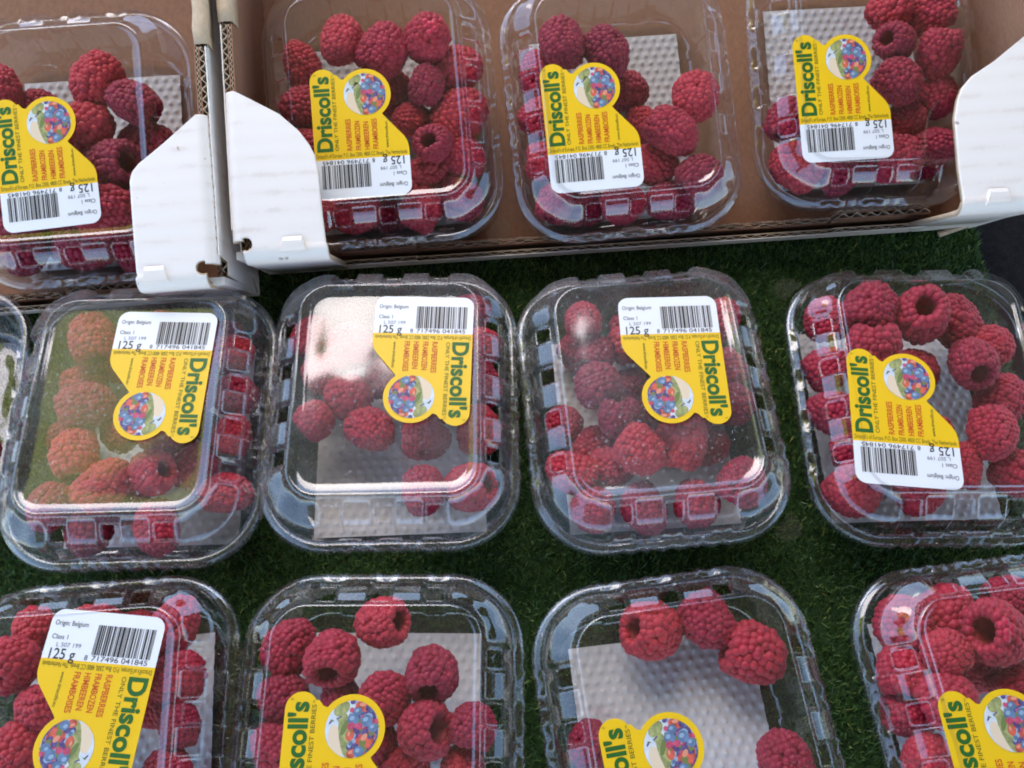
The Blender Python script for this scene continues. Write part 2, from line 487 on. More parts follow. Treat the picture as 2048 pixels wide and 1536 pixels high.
def platform(root, xo, pts, sgn, y_front, ztop):
    """white corner shelf of a crate: plan from the outer wall xo to the cut edge pts, bent down along the front and along the outer side"""
    ys = np.array([p[1] for p in pts])[::-1]; xs = np.array([p[0] for p in pts])[::-1]
    yb = pts[0][1]
    NR = 72
    rows = [yb + (y_front - yb) * i / NR for i in range(NR + 1)]
    nc = 34
    v = []; f = []
    grid = []
    arc = 0.0058
    NOTCH = 0.0027
    xside = xo                         # where the side bend begins
    def zc(x, y):                      # gentle sag and curl of the sheet
        return ztop + 0.0006 * math.sin((y - y_front) * 55) - 0.0009 * (abs(x - xo) / 0.03) ** 2
    # front profile beyond the flat part
    prof = []
    for k in range(1, 9):
        a = k / 8 * R(98)
        prof.append((-arc * math.sin(a), -(arc - arc * math.cos(a))))
    prof.append((prof[-1][0] + 0.001, prof[-1][1] - 0.009))
    prof.append((prof[-1][0] + 0.005, -ztop + 0.004))
    idx = {}
    def V(x, y, z):
        v.append((x, y, z)); return len(v) - 1
    full = []
    for y in rows:
        xe = float(np.interp(y, ys, xs))
        full.append([V(xo + (xe - xo) * c / nc, y, zc(xo + (xe - xo) * c / nc, y)) for c in range(nc + 1)])
    for dy, dz in prof:
        y = rows[-1]
        xe = float(np.interp(y, ys, xs)) + sgn * 0.0006
        full.append([V(xo + (xe - xo) * c / nc, y + dy, zc(xo, y) + dz) for c in range(nc + 1)])
    cn = 2                               # columns left out at the corner for the notch
    for r in range(len(full) - 1):
        for c in range(nc):
            p = [full[r][c], full[r][c + 1], full[r + 1][c + 1], full[r + 1][c]]
            dd = [math.hypot(v[k][0] - xo - sgn * 0.001, v[k][1] - y_front - 0.001) for k in p]
            if max(dd) < NOTCH and v[p[0]][2] > ztop - 0.003:
                continue
            for k, e in zip(p, dd):            # round the notch off
                if e < NOTCH and v[k][2] > ztop - 0.003:
                    x, y, z = v[k]
                    ux, uy = (x - xo - sgn * 0.001) / (e + 1e-9), (y - y_front - 0.001) / (e + 1e-9)
                    v[k] = (xo + sgn * 0.001 + ux * NOTCH, y_front + 0.001 + uy * NOTCH, z)
            q = (full[r][c], full[r][c + 1], full[r + 1][c + 1], full[r + 1][c])
            f.append(q if sgn < 0 else q[::-1])
    # side bend
    sp = []
    for k in range(1, 8):
        a = k / 7 * R(90)
        sp.append((arc * 0.8 * math.sin(a), -(arc * 0.8 - arc * 0.8 * math.cos(a))))
    prev = [full[r][0] for r in range(NR - 2)]
    for dx, dz in sp:
        cur = [V(xo - sgn * dx, rows[r], zc(xo, rows[r]) + dz) for r in range(NR - 2)]
        for r in range(NR - 3):
            q = (prev[r], prev[r + 1], cur[r + 1], cur[r])
            f.append(q if sgn < 0 else q[::-1])
        prev = cur
    me = mesh_from('corner_shelf', v, f)
    o = link('corner_shelf', me, [MAT['white'], MAT['kraft_edge'], MAT['kraft_edge']], root)
    so = o.modifiers.new('thickness', 'SOLIDIFY')
    so.thickness = 0.0022; so.offset = 1.0 if False else -1.0
    so.material_offset_rim = 1; so.material_offset = 1
    # the small stacking tab punched out of the bend
    mbt = MB()
    cx = xo + sgn * 0.019; y = rows[-1] + 0.0008
    tz = ztop + 0.0004
    prf = [(0.0022, -0.0002), (0.0004, 0.0007), (-0.0034, 0.0001), (-0.0042, -0.0010), (-0.002, -0.0018)]
    vv = []
    for s, sc in ((-0.0048, 1), (0.0048, 1)):
        for dy, dz in prf: vv.append((cx + s * (0.75 if dy > 0 else 1), y + dy, tz + dz))
    n = len(prf)
    ff = [(i, i + 1, n + i + 1, n + i) for i in range(n - 1)] + [tuple(range(n))[::-1], tuple(range(n, 2 * n)), (0, n, 2 * n - 1, n - 1)]
    mbt.add(vv, ff)
    link('stacking_tab', mbt.mesh('stacking_tab'), [MAT['white']], root)
    return o

def crate(key, label, x0, x1, shelves, front_spans):
    root = empty('cardboard_crate', FRAME[key])
    tag(root, label, 'crate', 'cardboard crates tilted behind the turf')
    ZT = 0.060
    y1 = 0.245
    mb = MB(); mb.box(x0 + 0.001, x1 - 0.001, 0.0035, y1 - 0.001, 0.0002, 0.0034)
    link('floor_board', mb.mesh('floor_board'), [MAT['kraft']], root)
    for side, xs in ((-1, x0), (1, x1)):
        mb = MB()
        fold = 0.086
        hf = lambda s: ZT - 0.012 if s < 0.004 else ZT - 0.0004 if s < fold else ZT - 0.004 - 0.001 * math.sin(s * 70)
        flute_wall(mb, -0.0015, y1, 0.0046, 0.0, hf, 0.0040, 'y', wob=0.0001, layers=2)
        verts = [(xs + (v[0] if side < 0 else -v[0]), v[1], v[2]) for v in mb.v]
        faces = mb.f if side < 0 else [q[::-1] for q in mb.f]
        me = mesh_from('side_wall', verts, faces, mb.m, False)
        link('side_wall', me, [MAT['white'], MAT['kraft'], MAT['flute']], root)
        # the brown folded edge further along the wall
        mb = MB()
        ncap = 24
        vv = []; ff = []
        for i in range(ncap + 1):
            s = fold + 0.001 + (y1 - fold - 0.002) * i / ncap
            wv = 0.0002 * math.sin(s * 300) + random.uniform(-.0003, .0003)
            for (dx, dz) in ((-0.0003, -0.008), (-0.0005, 0.0), (0.0014, 0.0005), (0.0041, 0.0002), (0.0049, -0.006)):
                d = dx + (wv if dz > -0.001 else 0)
                vv.append((xs + (d if side < 0 else -d), s, ZT - 0.0015 + dz + wv * 0.6))
        for i in range(ncap):
            for k in range(4):
                a = i * 5 + k
                q = (a, a + 1, a + 6, a + 5)
                ff.append(q if side > 0 else q[::-1])
        mb.add(vv, ff)
        o = link('folded_edge', mb.mesh('folded_edge', True), [MAT['kraft_edge']], root)
        o.modifiers.new('thickness', 'SOLIDIFY').thickness = 0.0006
    mb = MB(); flute_wall(mb, x0 + 0.005, x1 - 0.005, 0.004, 0.0, lambda s: ZT, 0.004)
    vv = [(v[0], y1 - v[1], v[2]) for v in mb.v]
    link('back_wall', mesh_from('back_wall', vv, [q[::-1] for q in mb.f], mb.m, False), [MAT['white'], MAT['kraft'], MAT['flute']], root)
    # front wall: tall fluted ends, torn lower middle
    for (a, b, kind) in front_spans:
        mb = MB()
        if kind == 'cut':
            flute_wall(mb, a, b, 0.0044, 0.0, lambda s: 0.0228, 0.0060, layers=2)
            vv = [(v[0], v[1] + 0.0010, v[2]) for v in mb.v]
        else:
            flute_wall(mb, a, b, 0.0030, 0.0, lambda s: 0.0150, 0.0075, wob=0.00055, layers=2)
            vv = [(v[0], v[1] + 0.0012, v[2]) for v in mb.v]
        link('front_wall', mesh_from('front_wall', vv, mb.f, mb.m, False), [MAT['kraft'], MAT['kraft'], MAT['flute']], root)
    fa, fb = front_spans[0][0], front_spans[-1][1]
    mb = MB()
    def hh(s):
        for (a, b, kind) in front_spans:
            if a <= s <= b:
                return 0.0170 if kind == 'cut' else 0.0142
        return 0.017
    flute_wall(mb, fa, fb, 0.0024, 0.0, hh, 0.006, wob=0.00022)
    vv = [(v[0], v[1] - 0.0022 - 0.10 * v[2] , v[2]) for v in mb.v]
    link('front_skirt', mesh_from('front_skirt', vv, mb.f, mb.m, False), [MAT['white'], MAT['kraft_edge'], MAT['flute']], root)
    for (xo, pts, sgn, yf) in shelves:
        platform(root, xo, pts, sgn, yf, ZT + 0.0016)
        # upright corner post under the shelf
        mb = MB()
        xa, xb = (xo - 0.0046, xo + 0.024) if sgn > 0 else (xo - 0.024, xo + 0.0046)
        vv = [(xa, -0.0022, 0.0), (xb, -0.0022, 0.0), (xb, -0.006, 0.054), (xa, -0.006, 0.054),
              (xa, 0.0008, 0.0), (xb, 0.0008, 0.0), (xb, -0.003, 0.054), (xa, -0.003, 0.054)]
        mb.add(vv, [(0, 1, 2, 3), (5, 4, 7, 6), (4, 0, 3, 7), (1, 5, 6, 2), (3, 2, 6, 7), (4, 5, 1, 0)])
        link('corner_panel', mb.mesh('corner_panel'), [MAT['white']], root)
        if sgn > 0:
            continue
        mb = MB()
        xt = xo - sgn * 0.0046
        vv = [(xt, 0.0, 0.0005), (xo + sgn * 0.012, -0.0048, 0.0005), (xo + sgn * 0.012, -0.0060, 0.0022), (xt - sgn * 0.001, -0.0015, 0.0060), (xt - sgn * 0.001, 0.004, 0.012), (xt, 0.006, 0.0005)]
        mb.add(vv, [(0, 1, 2, 3), (0, 3, 4, 5)] if sgn > 0 else [(3, 2, 1, 0), (5, 4, 3, 0)])
        o = link('bottom_flap', mb.mesh('bottom_flap'), [MAT['white'], MAT['kraft_edge'], MAT['kraft_edge']], root)
        so = o.modifiers.new('thickness', 'SOLIDIFY'); so.thickness = 0.0016; so.material_offset_rim = 1; so.material_offset = 1
    return root

crate('crate1', 'white and brown cardboard crate of which only one punnet shows', -0.205, 0.1142,
      [(0.1092, [(0.1092, 0.0585), (0.0966, 0.0482), (0.0906, 0.0438), (0.0867, 0.0410), (0.0840, 0.0380), (0.0830, 0.0345), (0.0832, 0.0), (0.0836, -0.002)], -1, -0.0015)],
      [(-0.200, 0.0385, 'torn'), (0.0390, 0.0860, 'cut')])
crate('crate2', 'white and brown cardboard crate holding a row of three punnets', -0.0248, 0.2985,
      [(-0.0203, [(-0.0203, 0.0582), (-0.0035, 0.0480), (0.0038, 0.0408), (0.0074, 0.0352), (0.0092, 0.0310), (0.0101, 0.0246), (0.0106, 0.0080), (0.0113, -0.004)], 1, -0.0030),
       (0.2940, [(0.2940, 0.0625), (0.2790, 0.0519), (0.2694, 0.0464), (0.2650, 0.0420), (0.2628, 0.0376), (0.2608, 0.0300), (0.2606, 0.0095), (0.2614, -0.004)], -1, -0.0022)],
      [(0.005, 0.0430, 'cut'), (0.0432, 0.2270, 'torn'), (0.2272, 0.2680, 'cut')])

# ------------------------------------------------------------------ punnet shells
HW, HL, R0, HF = 0.0490, 0.05725, 0.0260, 0.0260
def perimeter():
    """columns round the rounded rectangle: (centre x, y, direction x, y, side code, distance along side, side half length)"""
    cols = []
    ax, ay = HW - R0, HL - R0
    def side(p0, d, nrm, half, code):
        n = int(round(half * 2 / 0.0005))
        for i in range(n):
            s = -half + 2 * half * i / n
            cols.append((p0[0] + d[0] * s, p0[1] + d[1] * s, nrm[0], nrm[1], code, s, half))
    def corner(cx, cy, a0):
        for i in range(24):
            a = R(a0 + 90 * i / 24)
            cols.append((cx, cy, math.cos(a), math.sin(a), 0, 0, 0))
    side((ax, 0), (0, 1), (1, 0), ay, 2); corner(ax, ay, 0)
    side((0, ay), (-1, 0), (0, 1), ax, 1); corner(-ax, ay, 90)
    side((-ax, 0), (0, -1), (-1, 0), ay, 2); corner(-ax, -ay, 180)
    side((0, -ay), (1, 0), (0, -1), ax, 1); corner(ax, -ay, 270)
    return cols
COLS = perimeter()
WIN = {1: (-0.0185, 0.0, 0.0185), 2: (-0.026, -0.0087, 0.0087, 0.026)}

def sstep(a, b, x):
    t = min(1, max(0, (x - a) / (b - a)))
    return t * t * (3 - 2 * t)

def lid_mesh(name, seed):
    rd = random.Random(seed)
    ph = [rd.uniform(0, 6.28) for _ in range(6)]
    prof = [(-0.0004, -0.0030, 0), (0.0000, -0.0004, 0), (0.0006, 0.0008, 0), (0.0026, 0.0010, .1), (0.0034, 0.0018, .3), (0.0040, 0.0046, .7),
            (0.0046, 0.0080, 1), (0.0052, 0.0110, 1), (0.0060, 0.0124, 1), (0.0077, 0.0136, 1), (0.0094, 0.0148, 1), (0.0110, 0.0159, 1),
            (0.0122, 0.0167, .6), (0.0131, 0.0177, .2), (0.0138, 0.0191, 0), (0.0145, 0.0201, 0), (0.0153, 0.0203, 0), (0.0161, 0.0199, 0), (0.0170, 0.0193, 0), (0.0200, 0.0192, 0), (0.0240, 0.0192, 0)]
    v = []; f = []
    nc = len(COLS)
    for ri, (ins, z, k) in enumerate(prof):
        for ci, (cx, cy, dx, dy, code, s, half) in enumerate(COLS):
            i = ins; zz = z
            if code:
                inside = sstep(half - 0.0002, half - 0.0014, abs(s))
                i += k * 0.0014 * inside; zz -= k * 0.0010 * inside
                near = min(abs(s - w) for w in WIN[code])
                rib = sstep(0.0037, 0.0044, near) * inside
                if abs(s) > max(WIN[code]) + 0.004: rib = 0
                i -= k * 0.0012 * rib
                zz += k * 0.0022 * rib
                if ri < 4:
                    i += 0.0004 * math.cos(near * 900) * inside
            else:
                a = math.atan2(dy, dx)
                i -= k * 0.0010 * abs(math.sin(2 * a)) ** 0.3
                zz += k * 0.0007 * math.sin(a * 9 + ph[0]) * 0.5
            warp = 0.0004 * (math.sin(cx * 60 + ph[1]) + math.sin(cy * 50 + ph[2])) * min(1, z / 0.02)
            r = R0 - i
            v.append((cx + dx * r, cy + dy * r, HF + zz + warp * 0.5))
    def hole(ri, ci):
        code, s = COLS[ci % nc][4], COLS[ci % nc][5] + 0.00025
        return bool(code) and 8 <= ri <= 10 and min(abs(s - w) for w in WIN[code]) < 0.0029
    def lip(a, b):                      # the folded rim of a punched vent
        p = []
        for q in (a, b):
            x, y, z = v[q]
            h = math.hypot(x, y)
            p.append((x - x / h * 0.0005, y - y / h * 0.0005, z - 0.0008))
        n0 = len(v); v.extend(p)
        f.append((a, b, n0 + 1, n0))
    for ri in range(len(prof) - 1):
        for ci in range(nc):
            c2 = (ci + 1) % nc
            if hole(ri, ci):
                if not hole(ri - 1, ci): lip(ri * nc + ci, ri * nc + c2)
                if not hole(ri + 1, ci): lip((ri + 1) * nc + ci, (ri + 1) * nc + c2)
                if not hole(ri, ci - 1): lip(ri * nc + ci, (ri + 1) * nc + ci)
                if not hole(ri, ci + 1): lip(ri * nc + c2, (ri + 1) * nc + c2)
                continue
            f.append((ri * nc + ci, ri * nc + c2, (ri + 1) * nc + c2, (ri + 1) * nc + ci))
    last = (len(prof) - 1) * nc
    f.append(tuple(last + c for c in range(nc)))
    return mesh_from(name, v, f)

def tray_mesh():
    prof = [(0.0002, -0.0042, 0), (0.0001, -0.0018, 0), (0.0012, -0.0010, 0), (0.0036, -0.0010, 0), (0.0044, -0.0030, .3), (0.0058, -0.0090, 1), (0.0074, -0.0160, 1), (0.0090, -0.0225, .8), (0.0104, -0.0244, .4), (0.0124, -0.0252, 0), (0.0180, -0.0250, 0), (0.0240, -0.0250, 0)]
    v = []; f = []; nc = len(COLS)
    for (ins, z, k) in prof:
        for (cx, cy, dx, dy, code, s, half) in COLS:
            i = ins
            if code:
                i += k * 0.0011 * (0.5 + 0.5 * math.tanh(6 * math.cos(2 * math.pi * s / 0.0155)))
            r = R0 - i
            v.append((cx + dx * r, cy + dy * r, HF + z))
    for ri in range(len(prof) - 1):
        for ci in range(nc):
            c2 = (ci + 1) % nc
            f.append((ri * nc + c2, ri * nc + ci, (ri + 1) * nc + ci, (ri + 1) * nc + c2))
    last = (len(prof) - 1) * nc
    f.append(tuple(last + c for c in range(nc))[::-1])
    return mesh_from('tray', v, f)

def tab_mesh():
    mb = MB()
    c = (HW - R0 + R0 * 0.7071, -(HL - R0) - R0 * 0.7071)
    ring = []
    for k in range(25):
        t = k / 24
        a = R(-45 - 118 + 236 * t)
        ring.append((c[0] + 0.0042 * 0.7071 + 0.0056 * math.cos(a), c[1] - 0.0042 * 0.7071 + 0.0056 * math.sin(a)))
    mb.add([(x, y, HF - 0.0036 - 0.001 * math.hypot(x - c[0], y - c[1]) / 0.01) for x, y in ring], [tuple(range(len(ring)))])
    return mb.mesh('pull_tab')

LIDS = [lid_mesh('lid_a', 1), lid_mesh('lid_b', 2), lid_mesh('lid_c', 3)]
LIDS_W = [lid_mesh('lid_d', 4), lid_mesh('lid_e', 5)]
for me in LIDS: me.materials.append(MAT['lid'])
for me in LIDS_W: me.materials.append(MAT['lid_wavy'])
TRAY = tray_mesh(); TRAY.materials.append(MAT['tray'])
TAB = tab_mesh(); TAB.materials.append(MAT['lid'])

def droplet_mesh(name, seed, n):
    """beads of water hanging under the top of a misted lid"""
    rd = random.Random(seed); mb = MB()
    for _ in range(n):
        x, y = rd.uniform(-0.031, 0.031), rd.uniform(-0.039, 0.039)
        r = rd.uniform(0.00018, 0.00042) * (1.5 if rd.random() < 0.12 else 1)
        z0 = HF + 0.0187
        rings = [(1.0, 0.0), (0.86, -0.38), (0.5, -0.66)]
        m = 8
        v = [(x + r * a * math.cos(2 * math.pi * k / m), y + r * a * 1.2 * math.sin(2 * math.pi * k / m), z0 + r * h) for a, h in rings for k in range(m)] + [(x, y, z0 - r * 0.75)]
        f = [(i * m + k, i * m + (k + 1) % m, (i + 1) * m + (k + 1) % m, (i + 1) * m + k) for i in range(2) for k in range(m)] + [(2 * m + k, 2 * m + (k + 1) % m, 3 * m) for k in range(m)]
        mb.add(v, f)
    me = mb.mesh(name, True); me.materials.append(MAT['droplet'])
    return me
DROPS = {'P6': droplet_mesh('droplets_a', 1, 330), 'P8': droplet_mesh('droplets_b', 2, 420), 'P7': droplet_mesh('droplets_c', 3, 120)}

# ------------------------------------------------------------------ sticker
U = 0.0387 / 946 * 0.975
def text_geo(body, length, height, bold=0.0):
    cu = bpy.data.curves.new('text', 'FONT')
    cu.body = body; cu.size = 1.0; cu.offset = bold; cu.resolution_u = 4; cu.fill_mode = 'FRONT'
    o = bpy.data.objects.new('text', cu)
    COL.objects.link(o)
    dg = bpy.context.evaluated_depsgraph_get()
    me = bpy.data.meshes.new_from_object(o.evaluated_get(dg))
    v = np.array([p.co[:] for p in me.vertices]); f = [tuple(p.vertices) for p in me.polygons]
    bpy.data.objects.remove(o); bpy.data.curves.remove(cu); bpy.data.meshes.remove(me)
    ref = 0.69 + 2 * bold
    v[:, 0] = (v[:, 0] - v[:, 0].min()) / (v[:, 0].max() - v[:, 0].min()) * length
    v[:, 1] = v[:, 1] / ref * height
    return v, f

def put_text(mb, body, length, height, u, w, ang, m, bold=0.0, z=0.0):
    v, f = text_geo(body, length, height, bold)
    c, s = math.cos(R(ang)), math.sin(R(ang))
    mb.add([((u + c * p[0] - s * p[1]) * U, (w + s * p[0] + c * p[1]) * U, z) for p in v], f, m)

def build_sticker_meshes():
    # outline in sticker units, counter-clockwise from the lower left
    def arc(cx, cy, r, a0, a1, n):
        return [(cx + r * math.cos(R(a0 + (a1 - a0) * i / n)), cy + r * math.sin(R(a0 + (a1 - a0) * i / n))) for i in range(n + 1)]
    low = arc(100, 100, 100, 180, 270, 8) + arc(846, 100, 100, 270, 360, 8)
    white = low + [(946, 397), (0, 397)]
    cx, cy, ro = 540, 1049, 260
    a_r = math.degrees(math.atan2(831 - cy, 709 - cx))
    a_l = math.degrees(math.atan2(1215 - cy, 330 - cx))
    yel = [(0, 397), (946, 397), (946, 480), (938, 530), (922, 570), (900, 605), (709, 826)]
    yel += arc(cx, cy, ro, a_r, a_l, 30)
    yel += [(318, 1214), (300, 1222), (262, 1266)] + arc(128, 1196, 132, 30, 180, 12)
    mb = MB()
    T = 0.00012
    for poly, m in ((white, 1), (yel, 0)):
        n = len(poly)
        top = [(x * U, y * U, T) for x, y in poly]; bot = [(x * U, y * U, 0) for x, y in poly]
        mb.add(top + bot, [tuple(range(n)), tuple(range(n, 2 * n))[::-1]] + [(i, i + n, (i + 1) % n + n, (i + 1) % n) for i in range(n)], m)
    # thin white paper border showing round the yellow print
    st = mb.mesh('sticker')
    Z = 0.00020
    L = MB()
    put_text(L, "Driscoll's", 770, 162, 182, 482, 90, 0, bold=0.034, z=Z)
    put_text(L, "ONLY THE FINEST BERRIES", 745, 36, 246, 486, 90, 1, z=Z)
    put_text(L, "®", 16, 24, 60, 1262, 90, 1, z=Z)
    put_text(L, "TM", 22, 16, 232, 1240, 90, 1, z=Z)
    for w, u, ln in (("RASPBERRIES", 378, 322), ("FRAMBOZEN", 467, 296), ("HIMBEEREN", 554, 286), ("FRAMBOISES", 640, 312)):
        put_text(L, w, ln, 54, u, 482, 90, 2, bold=0.016, z=Z)
    put_text(L, "www.driscolls.eu", 268, 30, 745, 490, 90, 1, bold=0.004, z=Z)
    put_text(L, "Driscoll's of Europe, P.O. Box 2300, 4800 CC Breda, The Netherlands", 905, 40, 18, 420, 0, 1, z=Z)
    put_text(L, "125 g", 214, 84, 890, 396, 180, 3, bold=0.006, z=Z)
    put_text(L, "L 507 199", 205, 34, 852, 300, 180, 4, z=Z)
    put_text(L, "Class 1", 132, 38, 905, 240, 180, 3, z=Z)
    put_text(L, "Origin: Belgium", 278, 40, 908, 130, 180, 3, z=Z)
    put_text(L, "8", 26, 40, 596, 388, 180, 3, z=Z)
    put_text(L, "717496", 222, 40, 536, 388, 180, 3, z=Z)
    put_text(L, "041845", 214, 40, 288, 388, 180, 3, z=Z)
    lt = L.mesh('lettering')
    # barcode
    enc = {'L': ['0001101', '0011001', '0010011', '0111101', '0100011', '0110001', '0101111', '0111011', '0110111', '0001011']}
    enc['R'] = [''.join('1' if c == '0' else '0' for c in s) for s in enc['L']]
    enc['G'] = [s[::-1] for s in enc['R']]
    par = {8: 'LGLGGL'}[8]
    dg = [7, 1, 7, 4, 9, 6, 0, 4, 1, 8, 4, 5]
    bits = '101' + ''.join(enc[p][d] for p, d in zip(par, dg[:6])) + '01010' + ''.join(enc['R'][d] for d in dg[6:]) + '101'
    B = MB()
    u1, u0 = 545.0, 62.0
    i = 0
    while i < len(bits):
        if bits[i] == '1':
            j = i
            while j < len(bits) and bits[j] == '1': j += 1
            ua = u1 - (u1 - u0) * i / len(bits); ub = u1 - (u1 - u0) * j / len(bits)
            B.add([(ub * U, 104 * U, Z), (ua * U, 104 * U, Z), (ua * U, 342 * U, Z), (ub * U, 342 * U, Z)], [(0, 1, 2, 3)], 0)
            i = j
        else: i += 1
    bc = B.mesh('barcode')
    # the round fruit picture: sky, fields and a heap of berries, flat print
    P = MB()
    rp = random.Random(5)
    def d(u, w, r, m, z, sx=1.0, sy=1.0, rot=0.0, n=14):
        # clip to the picture's circle
        P_pts = []
        c, s = math.cos(rot), math.sin(rot)
        for k in range(n):
            a = 2 * math.pi * k / n
            x, y = r * sx * math.cos(a), r * sy * math.sin(a)
            X, Y = u + c * x - s * y - cx, w + s * x + c * y - cy
            h = math.hypot(X, Y)
            if h > 212: X, Y = X * 212 / h, Y * 212 / h
            P_pts.append(((X + cx) * U, (Y + cy) * U, z))
        P.add(P_pts, [tuple(range(n))], m)
    z = Z
    d(cx, cy, 222, 9, z - 0.00004, n=40)
    for k in range(40): pass
    d(cx, cy, 213, 0, z, n=40)
    d(cx - 120, cy - 90, 95, 1, z + 0.00001, 0.6, 1.3, 0.25)
    d(cx - 40, cy - 60, 170, 2, z + 0.00002, 0.34, 1.15, 0.22, 20)
    d(cx - 90, cy + 150, 90, 2, z + 0.00002, 0.8, 0.55, 0.7)
    d(cx - 60, cy + 10, 46, 3, z + 0.00003, 0.5, 1.4, -0.4)
    d(cx - 172, cy + 50, 15, 6, z + 0.00003, 1.4, 0.5, 0.9); d(cx - 160, cy + 62, 12, 3, z + 0.000031, 1.3, 0.5, -0.4); d(cx - 105, cy + 84, 15, 6, z + 0.00003, 1.5, 0.4, 0.6); d(cx - 120, cy + 70, 11, 3, z + 0.000031, 1.4, 0.4, 2.2)
    d(cx + 95, cy + 0, 185, 6, z + 0.00003, 0.60, 1.12, 0.1, 24)
    k = 0
    for _ in range(90):
        a = rp.uniform(-1, 1); u = cx + rp.uniform(-20, 200); w = cy + rp.uniform(-205, 205)
        if math.hypot(u - cx, w - cy) > 205: continue
        k += 1
        d(u, w, rp.uniform(16, 30), rp.choice([6, 5, 5, 6, 3, 4, 7, 8]), z + 0.00004 + 0.0000006 * k, 1, rp.uniform(.8, 1.1), rp.uniform(0, 3), 9)
    for (u, w, r, rot) in ((120, -75, 78, 0.9), (90, 170, 62, 0.1), (-12, -45, 46, 1.4), (10, -180, 44, 0.3)):
        d(cx + u, cy + w, r, 4, z + 0.00008, 1.0, 0.72, rot, 16)
        d(cx + u - r * .25, cy + w + r * .2, r * 0.42, 10, z + 0.00009, 1.0, 0.6, rot, 10)
        d(cx + u + r * .75 * math.cos(rot), cy + w + r * .75 * math.sin(rot), r * 0.36, 3, z + 0.000095, 1.0, 0.7, rot, 7)
    for j, (u, w, r) in enumerate(((5, 70, 46), (112, 62, 47), (62, -165, 42), (40, 130, 34), (165, 10, 36), (55, 20, 28), (-5, 20, 30))):
        m = 7 if j < 5 else 5
        d(cx + u, cy + w, r, m, z + 0.00010 + 0.000001 * j, 1, 0.95, 0.3, 16)
        if m == 7:
            d(cx + u - r * .2, cy + w + r * .2, r * .45, 8, z + 0.00012, 1, .8, .5, 12)
    pc = P.mesh('fruit_picture')
    return st, lt, bc, pc
STK, LET, BAR, PIC = build_sticker_meshes()
for m in ('yellow', 'sticker_white'): STK.materials.append(MAT[m])
for m in ('green_ink', 'olive_ink', 'red_ink', 'black_ink', 'grey_ink'): LET.materials.append(MAT[m])
BAR.materials.append(MAT['black_ink'])
for m in ('pic_sky', 'pic_cream', 'pic_olive', 'pic_leaf', 'pic_red', 'pic_pink', 'pic_purple', 'pic_blue', 'pic_light', 'black_ink', 'pic_blush'): PIC.materials.append(MAT[m])

# ------------------------------------------------------------------ raspberries
def ico(sub):
    bm = bmesh.new(); bmesh.ops.create_icosphere(bm, subdivisions=sub, radius=1.0)
    v = np.array([p.co[:] for p in bm.verts]); f = np.array([[q.index for q in p.verts] for p in bm.faces]); bm.free()
    return v, f
ICO_V, ICO_F = ico(2)

